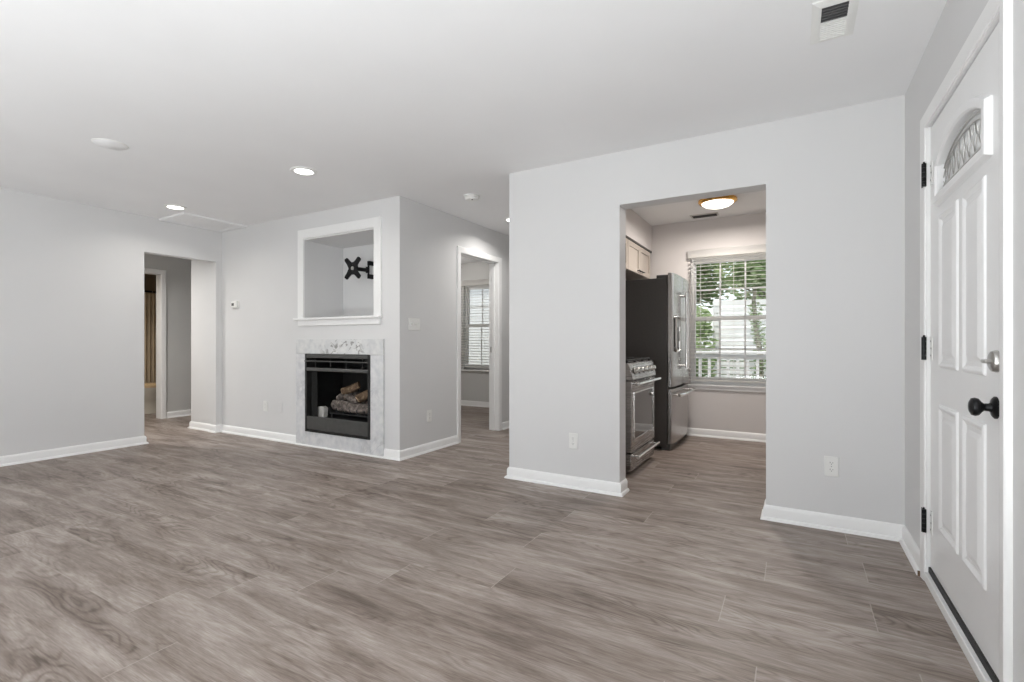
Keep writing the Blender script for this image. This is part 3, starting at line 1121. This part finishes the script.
def blind(name, label, x0, x1, z0, z1, y, tilt, cat='window blind', pitch=.0455):
    b = thing(name, label, cat, ((x0 + x1) / 2, y, z0))
    m = MB()
    m.box(x0, x1, y - .055, y - .045, z1, z1 + .090)
    m.box(x0, x0 + .010, y - .045, y - .001, z1, z1 + .090)
    m.box(x1 - .010, x1, y - .045, y - .001, z1, z1 + .090)
    m.box(x0 + .01, x1 - .01, y - .045, y - .001, z1 + .045, z1 + .085)
    m.build('valance', 'blind', b, bevel=.002)
    s = MB()
    z = z0 + .045
    rot = Matrix.Rotation(R(tilt), 3, 'X')
    while z < z1 - .005:
        s.obox(((x0 + x1) / 2, y - .024, z), (x1 - x0 - .012, .046, .0028), rot)
        z += pitch
    s.build('slats', 'blind', b, smooth=False)
    MB().box(x0 + .006, x1 - .006, y - .048, y - .003, z0, z0 + .018).build('bottom_rail', 'blind', b, bevel=.003)
    c = MB()
    for fx in (.14, .5, .86):
        xx = x0 + (x1 - x0) * fx
        for dy in (-.049, -.0005):
            c.box(xx - .0015, xx + .0015, y + dy - .0005, y + dy + .0005, z0 + .01, z1 + .05)
    c.build('ladder_cords', 'blind', b)
    MB().cyl((x0 + .06, y - .062, z1 - .02), (x0 + .06, y - .062, z1 - .62), .004, n=8).build('tilt_wand', 'plastic', b)
    return b


window('window_1', 'kitchen window with three-light sashes', KX0, KX1, KZ0, KZ1, YK, 3)
blind('window_blind', 'white slatted blind over the kitchen window', -1.072, -.10, .640, 2.060, YK, 4)
st = MB().box(-1.09, -.085, YK - .030, YK + .06, .583, .606)
stl = structure(st, 'trim_10', 'trim', 'white stool below the kitchen window', bevel=.004)
sub(MB().box(-1.075, -.10, YK - .014, YK + .001, .540, .583), 'apron', 'trim', stl, bevel=.003)
window('window_2', 'bedroom window behind a white blind', -4.93, -4.02, .62, 2.075, 6.885, 3)
blind('window_blind', 'white slatted blind over the bedroom window seen through the doorway', -4.965, -3.985, .66, 2.045, 6.885, 13)
st = MB().box(-4.99, -3.96, 6.85, 6.94, .595, .620)
structure(st, 'trim_11', 'trim', 'white stool below the bedroom window', bevel=.004)
for i, (xa, xb) in enumerate(((-5.3, -3.5), (-2.3, -.5))):
    m = MB()
    ya, yb = YBK - .11, YBK - .04
    m.box(xa, xa + .05, ya, yb, .7, 2.2); m.box(xb - .05, xb, ya, yb, .7, 2.2)
    m.box(xa + .05, xb - .05, ya, yb, .7, .75); m.box(xa + .05, xb - .05, ya, yb, 2.15, 2.2)
    m.box((xa + xb) / 2 - .025, (xa + xb) / 2 + .025, ya, yb, .75, 2.15)
    structure(m, 'window_%d' % (3 + i), 'vinyl', 'living room window behind the photographer')

# ------------------------------------------------------------------ kitchen
sof = MB().box(-1.85, -1.5, 3.538, YK, 2.188, HK + .01)
structure(sof, 'wall_soffit', 'wall_kitchen', 'boxed soffit above the kitchen cabinets', smooth=False)

# refrigerator (front faces +x)
FY0, FY1 = 5.03, 5.925
rf = thing('refrigerator', 'tall stainless french door refrigerator with charcoal side, beside the kitchen window', 'refrigerator', (-1.45, (FY0 + FY1) / 2, 0))
m = MB().box(-1.83, -1.106, FY0, FY1, .03, 1.735)
m.build('body', 'fridge_side', rf, bevel=.006)
for y in (FY0 + .05, FY1 - .05):
    MB().box(-1.215, -1.10, y - .035, y + .035, 1.735, 1.768).build('hinge_cover', 'darkplastic', rf, bevel=.006)
MB().box(-1.17, -1.080, FY0 + .01, FY1 - .01, .0, .062).build('toe_grille', 'darkplastic', rf, bevel=.006)


def bowed(y0, y1, z0, z1, bow=.016, xb=-1.098, xf=-1.053):
    """door slab with a gently bowed front across the whole refrigerator"""
    m = MB()
    N = 10
    ym, hw = (FY0 + FY1) / 2, (FY1 - FY0) / 2
    pts = [(xb, y0)]
    for i in range(N + 1):
        y = y0 + (y1 - y0) * i / N
        q = (y - ym) / hw
        edge = min(y - y0, y1 - y) / .012
        pts.append((xf + bow * (1 - q * q) - (.010 * (1 - min(edge, 1)) ** 2), y))
    pts.append((xb, y1))
    m.prism(pts, lambda a_, b_, h: (a_, b_, h), z0, z1)
    return m


YM = (FY0 + FY1) / 2
for ya, yb in ((FY0, YM - .003), (YM + .003, FY1)):
    d = bowed(ya, yb, .640, 1.785).build('door', 'steel', rf, bevel=.003)
    hy = YM - .045 if ya == FY0 else YM + .045
    h_ = MB()
    h_.tube([(-.995, hy, .80), (-.988, hy, .95), (-.986, hy, 1.21), (-.988, hy, 1.47), (-.995, hy, 1.62)], .014, 12)
    for z in (.84, 1.58):
        h_.tube([(-1.045, hy, z), (-.992, hy, z)], .010, 10)
    sub(h_, 'handle', 'chrome', d)
    if ya == FY0:
        y0, y1, z0, z1 = 5.10, 5.30, .985, 1.36
        xx = -1.042
        rr = []
        for cx_, cz_, a0 in ((y1 - .05, z1 - .05, 0), (y0 + .05, z1 - .05, 90), (y0 + .05, z0 + .05, 180), (y1 - .05, z0 + .05, 270)):
            for i in range(7):
                a_ = R(a0 + i * 15)
                rr.append((cx_ + .05 * cos(a_), cz_ + .05 * sin(a_)))
        sub(MB().prism(rr, lambda p, q, h: (xx + h, p, q), -.01, .004), 'dispenser_recess', 'darkplastic', d)
        sub(MB().sweep([(xx, p, q) for p, q in rr], [(0, -.004), (0, .012), (-.006, .018), (-.016, .018), (-.020, .010), (-.020, -.004)], (1, 0, 0), closed=True, flip=1), 'dispenser_rim', 'chrome', d)
        sub(MB().box(xx + .003, xx + .012, 5.125, 5.275, 1.24, 1.33), 'dispenser_controls', 'steel_dark', d, bevel=.003)
        sub(MB().box(xx + .003, xx + .026, 5.18, 5.22, 1.10, 1.20), 'dispenser_paddle', 'steel_dark', d, bevel=.004)
d = bowed(FY0, FY1, .068, .615).build('freezer_drawer', 'steel', rf, bevel=.003)
h_ = MB()
h_.tube([(-1.000, 5.10, .552), (-.972, 5.17, .556), (-.962, 5.30, .558), (-.958, YM, .559), (-.962, 5.66, .558), (-.972, 5.79, .556), (-1.000, 5.86, .552)], .016, 12)
for y in (5.13, 5.83):
    h_.tube([(-1.055, y, .553), (-.990, y, .553)], .010, 10)
sub(h_, 'handle', 'chrome', d)

# range (front faces +x)
RY0, RY1 = 3.925, 4.687
rg = thing('gas_range', 'stainless gas range with front knobs and two bar handles, just inside the kitchen opening', 'stove', (-1.5, (RY0 + RY1) / 2, 0))
MB().box(-1.83, -1.195, RY0, RY1, .02, .900).build('body', 'darkplastic', rg, bevel=.003)
MB().box(-1.83, -1.165, RY0 - .002, RY1 + .002, .900, .915).build('cooktop', 'steel_range', rg, bevel=.004)
m = MB()
m.prism([(-1.195, .905), (-1.165, .905), (-1.135, .800), (-1.135, .775), (-1.195, .775)], lambda a_, b_, h: (a_, h, b_), RY0, RY1)
cpan = m.build('control_panel', 'steel_range', rg, bevel=.003)
nrm = Vector((.105, 0, .03)).normalized()
for i in range(5):
    y = RY0 + .10 + i * (RY1 - RY0 - .20) / 4
    p = Vector((-1.149, y, .848))
    k = MB().lathe([(0, 0), (.023, 0), (.023, .006), (.019, .010), (.018, .034), (.015, .038), (0, .038)], p, nrm, 20)
    ko = k.build('knob', 'nickel', rg)
    _, u_, w__ = MB.frame(nrm)
    q = MB().lathe([(.019, -.001), (.029, -.001), (.029, .005), (.019, .005)], p, nrm, 20)
    sub(q, 'bezel', 'darkplastic', ko)
od = MB().box(-1.195, -1.145, RY0 + .004, RY1 - .004, .185, .768).build('oven_door', 'steel_range', rg, bevel=.004)
sub(MB().box(-1.150, -1.1425, RY0 + .085, RY1 - .085, .29, .66), 'oven_window', 'oven_glass', od, bevel=.003)
wf = MB().sweep([(-1.1425, RY0 + .08, .285), (-1.1425, RY0 + .08, .665), (-1.1425, RY1 - .08, .665), (-1.1425, RY1 - .08, .285)], [(0, -.004), (.009, -.004), (.009, .003), (0, .004)], (1, 0, 0), closed=True, flip=-1)
sub(wf, 'window_rim', 'chrome', od)
h_ = MB()
h_.tube([(-1.092, 3.955, .748), (-1.092, 4.665, .748)], .014, 12)
for y in (4.0, 4.62):
    h_.tube([(-1.147, y, .745), (-1.092, y, .748)], .010, 10)
sub(h_, 'handle', 'chrome', od)
sd_ = MB().box(-1.195, -1.150, RY0 + .004, RY1 - .004, .03, .172).build('storage_drawer', 'steel_range', rg, bevel=.004)
h_ = MB()
h_.tube([(-1.100, 3.955, .150), (-1.100, 4.655, .150)], .013, 12)
for y in (4.0, 4.61):
    h_.tube([(-1.152, y, .147), (-1.100, y, .150)], .010, 10)
sub(h_, 'handle', 'chrome', sd_)
for ya, yb in ((3.94, 4.185), (4.19, 4.425), (4.43, 4.675)):
    m = MB()
    xa, xb = -1.80, -1.19
    for x in (xa, xb):
        m.box(x - .006, x + .006, ya, yb, .930, .944)
    for y in (ya + .006, yb - .006, (ya + yb) / 2):
        m.box(xa, xb, y - .006, y + .006, .930, .944)
    for x in (xa + .15, (xa + xb) / 2, xb - .15):
        m.box(x - .006, x + .006, ya, yb, .930, .944)
    for x in (xa, xb):
        for y in (ya + .01, yb - .01):
            m.box(x - .008, x + .008, y - .008, y + .008, .915, .93)
    m.build('burner_grate', 'castiron', rg, bevel=.002)
for x in (-1.65, -1.34):
    for y in (4.06, 4.31, 4.55):
        MB().lathe([(0, .915), (.05, .915), (.05, .920), (.035, .922), (.035, .928), (0, .929)], (x, y, 0), n=20).build('burner', 'castiron', rg)
for y in (3.98, 4.63):
    for x in (-1.25, -1.78):
        MB().cyl((x, y, 0), (x, y, .022), .016, n=10).build('foot', 'rubber', rg)

# base cabinet between range and refrigerator, worktop, wall cabinet above the refrigerator
bc = thing('base_cabinet', 'narrow cream base cabinet between range and refrigerator', 'cabinet', (-1.53, 4.86, 0))
MB().box(-1.84, -1.27, 4.695, 5.022, .09, .875).build('carcass', 'cream', bc)
MB().box(-1.84, -1.33, 4.695, 5.022, 0, .09).build('plinth', 'darkplastic', bc)
d = MB().box(-1.27, -1.25, 4.698, 5.019, .095, .87).build('door', 'cream', bc, bevel=.003)
sub(MB().tube([(-1.225, 4.73, .72), (-1.225, 4.73, .84)], .005), 'handle', 'black', d)
tag(MB().box(-1.84, -1.235, 4.692, 5.024, .876, .910).build('worktop', 'duct', None, base=True, bevel=.003), 'short dark worktop piece between range and refrigerator', 'worktop')


def wall_cabinet(y0, y1, z0, z1, label, two=True):
    w = thing('wall_cabinet', label, 'cabinet', (-1.68, (y0 + y1) / 2, z0))
    MB().box(-1.848, -1.522, y0, y1, z0, z1).build('carcass', 'cream', w)
    ds = [(y0 + .003, (y0 + y1) / 2 - .0015), ((y0 + y1) / 2 + .0015, y1 - .003)]
    for i, (a_, b_) in enumerate(ds):
        m = MB()
        xa, xb = -1.521, -1.501
        s_ = .055
        m.box(xa, xb, a_, a_ + s_, z0 + .003, z1 - .003)
        m.box(xa, xb, b_ - s_, b_, z0 + .003, z1 - .003)
        m.box(xa, xb, a_ + s_, b_ - s_, z0 + .003, z0 + .003 + s_)
        m.box(xa, xb, a_ + s_, b_ - s_, z1 - .003 - s_, z1 - .003)
        m.box(xa, xb - .010, a_ + s_, b_ - s_, z0 + s_, z1 - s_)
        d = m.build('door', 'cream', w, smooth=False, bevel=.0015)
        hy = b_ - .06 if i == 0 else a_ + .06
        h_ = MB()
        h_.tube([(-1.478, hy - .055, z0 + .035), (-1.478, hy + .055, z0 + .035)], .006, 8)
        for q in (-.04, .04):
            h_.tube([(-1.502, hy + q, z0 + .035), (-1.478, hy + q, z0 + .035)], .005, 8)
        sub(h_, 'handle', 'black', d)
    return w


wall_cabinet(5.03, 5.94, 1.845, 2.165, 'cream wall cabinet with shaker doors above the refrigerator')
wall_cabinet(4.10, 5.022, 1.845, 2.165, 'cream wall cabinet next to the one above the refrigerator')
structure(MB().box(-1.848, -1.496, 4.10, 5.985, 2.166, 2.187), 'shadow_strip', 'darkplastic', 'dark shadow strip between cabinet and soffit')  # dark strip standing in for the shadow under the soffit

kl = thing('flush_ceiling_light', 'lit kitchen ceiling light with brass rim and white dome', 'ceiling light', (-.655, 5.19, HK))
MB().lathe([(.10, 0), (.165, 0), (.178, -.012), (.180, -.028), (.170, -.040), (.150, -.046), (.140, -.036), (.14, -.002)], (-.655, 5.19, HK), n=48).build('rim', 'brass', kl)
MB().lathe([(.148, -.036), (.140, -.052), (.115, -.070), (.075, -.083), (.035, -.089), (0, -.090)], (-.655, 5.19, HK), n=48).build('dome', 'dome', kl)
lamp('kitchen_lamp', 'AREA', (-.655, 5.19, HK - .11), (0, 0, 0), 25, (1, .93, .87), kl, shape='DISK', size=.26)
kv = thing('ceiling_vent', 'dark slotted air vent in the kitchen ceiling beside the light', 'air vent', (-.865, 5.79, HK))
MB().sweep([(-1.01, 5.72, HK), (-.72, 5.72, HK), (-.72, 5.86, HK), (-1.01, 5.86, HK)], [(0, 0), (0, .005), (-.018, .008), (-.022, 0)], (0, 0, -1), closed=True, flip=-1).build('frame', 'nickel', kv, angle=20)
m = MB()
for i in range(7):
    m.obox((-.865, 5.742 + i * .016, HK - .006), (.25, .002, .012), Matrix.Rotation(R(30), 3, 'X'))
m.build('fins', 'fireface', kv)
MB().box(-.99, -.74, 5.738, 5.842, HK - .002, HK - .0005).build('duct_opening', 'slot', kv)

# ------------------------------------------------------------------ bathroom glimpse
tl = thing('toilet', 'pale toilet with tan lid glimpsed through the bathroom door', 'toilet', (-8.58, 3.85, 0))
TX = -8.56
def oval(cx_, cy_, a_, b_, z, n=28):
    return [(cx_ + a_ * cos(2 * pi * i / n), cy_ + b_ * sin(2 * pi * i / n), z) for i in range(n)]
m = MB().rings([oval(TX, 3.86, .105, .24, 0), oval(TX, 3.86, .10, .23, .10), oval(TX, 3.83, .12, .23, .20), oval(TX, 3.79, .165, .25, .31), oval(TX, 3.78, .185, .265, .385), oval(TX, 3.78, .185, .265, .40)])
m.build('bowl', 'ceramic', tl)
m = MB().rings([oval(TX, 3.785, .188, .262, .40), oval(TX, 3.785, .192, .268, .41), oval(TX, 3.785, .190, .265, .44), oval(TX, 3.785, .17, .24, .452)])
m.build('seat_lid', 'woodlid', tl)
MB().box(TX - .22, TX + .22, 4.13, 4.33, .38, .76).build('tank', 'ceramic', tl, bevel=.02, seg=3)
MB().box(TX - .23, TX + .23, 4.115, 4.335, .76, .80).build('tank_lid', 'ceramic', tl, bevel=.008)
MB().tube([(TX + .15, 4.13, .70), (TX + .15, 4.105, .70), (TX + .08, 4.10, .695)], .008, 8).build('flush_lever', 'chrome', tl)
tag(MB().tube([(-8.99, 1.21, 1.90), (-8.99, 4.35, 1.90)], .0125).build('curtain_rod', 'black', None, base=True), 'dark shower curtain rod across the bathroom', 'curtain rod')
m = MB()
N = 220
pts = [(-8.99 + .022 * sin(i * 2 * pi / 8) + .006 * sin(i * .37), 2.75 + 1.58 * i / N) for i in range(N + 1)]
m.prism(pts + [(x - .003, y) for x, y in pts[::-1]], lambda a_, b_, h: (a_, b_, h), .12, 1.87)
ct = m.build('shower_curtain', 'curtain', None, base=True)
tag(ct, 'tan shower curtain hanging in folds behind the toilet', 'shower curtain')
for i in range(14):
    y = 2.8 + i * .115
    rg_ = MB().tube([(-8.99 + .018 * cos(a_), y, 1.893 + .024 * sin(a_)) for a_ in [2 * pi * k / 12 for k in range(13)]], .002, 6)
    sub(rg_, 'curtain_ring', 'chrome', ct)

# ------------------------------------------------------------------ bedroom ceiling fan
FC = Vector((-4.86, 5.72, 0))
fan = thing('ceiling_fan', 'white ceiling fan in the bedroom, one blade tip seen through the doorway', 'ceiling fan', (FC.x, FC.y, H))
MB().lathe([(0, H), (.065, H), (.06, H - .03), (.03, H - .055), (.013, H - .06), (.013, H - .12), (.03, H - .125), (0, H - .126)], (FC.x, FC.y, 0)).build('downrod', 'plastic', fan)
MB().lathe([(0, 2.325), (.05, 2.325), (.10, 2.30), (.11, 2.26), (.10, 2.225), (.06, 2.205), (0, 2.20)], (FC.x, FC.y, 0)).build('motor', 'plastic', fan)
MB().lathe([(.055, 2.205), (.09, 2.19), (.10, 2.15), (.07, 2.115), (0, 2.10)], (FC.x, FC.y, 0)).build('fill_bowl', 'dome', fan)  # unseen glowing bowl, added together with the bedroom fill
lamp('bedroom_fill_lamp', 'POINT', (FC.x, FC.y, 2.05), (0, 0, 0), 22, (1, .96, .92), fan, shadow_soft_size=.1)  # fill lamp added below the fan to brighten the bedroom
for k in range(5):
    an = R(28 + 72 * k)
    rot = Matrix.Rotation(an, 3, 'Z')
    tl_ = Matrix.Rotation(R(10), 3, 'X')
    poly = [(.16, -.045), (.30, -.062), (.56, -.070), (.60, -.055), (.612, 0), (.60, .055), (.56, .070), (.30, .062), (.16, .045)]
    m = MB().prism(poly, lambda p, q, h: rot @ (tl_ @ Vector((p, q, h))) + FC + Vector((0, 0, 2.235)), -.004, .004)
    bl = m.build('blade', 'plastic', fan)
    m = MB().prism([(.08, -.02), (.22, -.03), (.22, .03), (.08, .02)], lambda p, q, h: rot @ (tl_ @ Vector((p, q, h))) + FC + Vector((0, 0, 2.235)), .004, .010)
    sub(m, 'blade_arm', 'nickel', bl)

# ------------------------------------------------------------------ outdoors
gd = MB().box(-40, 30, 6.3, 60, -.62, -.5)
gd.box(-40, 30, -40, -3.7, -.62, -.5)
gd.box(2.1, 30, -3.7, 6.3, -.62, -.5)
tag(gd.build('lawn', 'grass', None, smooth=False), 'green lawn behind the house', None, None, 'structure')
dk = MB()
for i in range(10):
    dk.box(-2.4, 2.2, 6.16 + i * .118, 6.27 + i * .118, -.15, -.12)
for x in (-2.3, 0, 2.1):
    dk.box(x - .05, x + .05, 7.2, 7.3, -.5, -.15)
tag(dk.build('deck', 'deck', None, base=True, smooth=False), 'weathered wooden deck outside the kitchen window', None, None, 'structure')
rl_ = thing('deck_railing', 'white deck railing outside the kitchen window', 'railing', (-.3, 7.24, -.12))
MB().box(-2.4, 2.2, 7.19, 7.31, .925, .965).build('handrail', 'rail_white', rl_, bevel=.004)
m = MB().box(-2.4, 2.2, 7.225, 7.265, .86, .92)
m.box(-2.4, 2.2, 7.225, 7.265, -.04, .02)
m.build('rail', 'rail_white', rl_)
for i in range(38):
    x = -2.34 + i * .12
    MB().box(x - .018, x + .018, 7.228, 7.262, .02, .86).build('baluster', 'rail_white', rl_)
for x in (-2.4, 2.2):
    MB().box(x - .05, x + .05, 7.195, 7.295, -.12, 1.05).build('post', 'rail_white', rl_)

fn = thing('board_fence', 'white horizontal board fence behind the deck railing', 'fence', (.6, 10.6, -.5))
m = MB()
z = -.35
while z < 1.85:
    m.box(-1.42, 4.0, 10.55, 10.575, z, z + .105)
    z += .135
m.build('boards', 'fence', fn, smooth=False)
for i in range(4):
    x = -1.36 + i * 1.78
    MB().box(x - .05, x + .05, 10.575, 10.675, -.5, 1.95).build('post', 'fence', fn)


def foliage(c, rad, n, size, seed):
    rnd = random.Random(seed)
    v, f = [], []
    for _ in range(n):
        while True:
            p = Vector((rnd.uniform(-1, 1), rnd.uniform(-1, 1), rnd.uniform(-1, 1)))
            if .25 < p.length < 1: break
        p = Vector(c) + Vector((p.x * rad[0], p.y * rad[1], p.z * rad[2]))
        d, u, w = MB.frame(Vector((rnd.gauss(0, 1), rnd.gauss(0, 1), rnd.gauss(0, 1))))
        s = size * rnd.uniform(.6, 1.3)
        k = len(v)
        v += [p - u * s, p - w * s * .45 + d * s * .12, p + u * s, p + w * s * .45 + d * s * .12]
        f.append([k, k + 1, k + 2, k + 3])
    m = MB()
    m.v, m.f = v, f
    return m


def tree(name, label, x, y, h, rad, seed, mat='leaf', n=2600, tr=.09, size=.10, clumps=7, ivy=False):
    t = thing(name, label, 'tree' if 'tree' in name else 'shrub', (x, y, -.5), 'trees and shrubs behind the house')
    rnd = random.Random(seed)
    pts = [(x + .06 * sin(i * 1.3 + seed), y, -.5 + (h + .5) * i / 6) for i in range(7)]
    tk = MB().tube(pts, tr, 10, [tr * (1.15 - .12 * i) for i in range(7)])
    for k in range(0 if ivy else 5):
        a_ = rnd.uniform(0, 6.28)
        p0 = Vector(pts[4])
        tk.tube([p0, p0 + Vector((cos(a_) * rad * .4, sin(a_) * rad * .4, rad * .3)), p0 + Vector((cos(a_) * rad * .8, sin(a_) * rad * .8, rad * .5))], tr * .4, 6, [tr * .45, tr * .3, tr * .12])
    tk.build('trunk', 'bark', t)
    m = MB()
    for k in range(clumps):
        a_ = rnd.uniform(0, 6.28)
        q = rnd.uniform(.1, .65) * rad
        c = (x + cos(a_) * q, y + sin(a_) * q, h + rnd.uniform(-.45, .5) * rad)
        fm = foliage(c, (rad * .62,) * 2 + (rad * .5,), n // clumps, size, seed * 31 + k)
        m.add(fm.v, fm.f)
    if ivy:
        for k in range(7):
            fm = foliage((x + .06 * sin(k * .9 + seed), y, -.2 + k * .3), (.12, .12, .22), 130, .035, seed * 7 + k)
            m.add(fm.v, fm.f)
    m.build('foliage', mat, t, smooth=False)
    return t


tree('broadleaf_tree', 'tall bright green tree rising above the white fence', -.3, 13.0, 3.0, 1.25, 3, 'leaf', 4200)
tree('broadleaf_tree', 'dark green tree behind the left end of the white fence', -3.0, 16.6, 3.4, 1.5, 5, 'leaf_dark', 3600)
tree('broadleaf_tree', 'pale green tree behind the right part of the white fence', 2.6, 14.2, 2.9, 1.5, 8, 'leaf', 3200)
tree('slim_tree', 'slim ivy-clad tree standing in front of the fence boards', -.57, 9.75, 2.3, .42, 11, 'leaf_dark', 1500, .06, .06, 5, ivy=True)
tree('leafy_shrub', 'leafy green shrub left of the fence, outside the kitchen window', -1.72, 10.2, 1.35, .52, 13, 'leaf', 1400, .03, .055, 6)
tree('leafy_shrub', 'low dark shrub between railing and fence', -1.5, 8.9, .7, .42, 17, 'leaf_dark', 900, .03, .05, 5)

hs = thing('neighbour_house', 'white sided neighbouring house behind the bedroom window', 'house', (-7, 11.5, -.5))
MB().box(-13, -3.3, 10.2, 14.5, -.5, 3.2).build('wall', 'siding', hs, smooth=False)
MB().prism([(9.8, 3.1), (12.35, 5.0), (14.9, 3.1)], lambda a_, b_, h: (h, a_, b_), -13.3, -3.0).build('roof', 'shingle', hs)
MB().box(-3.45, -3.26, 10.14, 10.34, -.5, 3.1).build('corner_board', 'rail_white', hs)
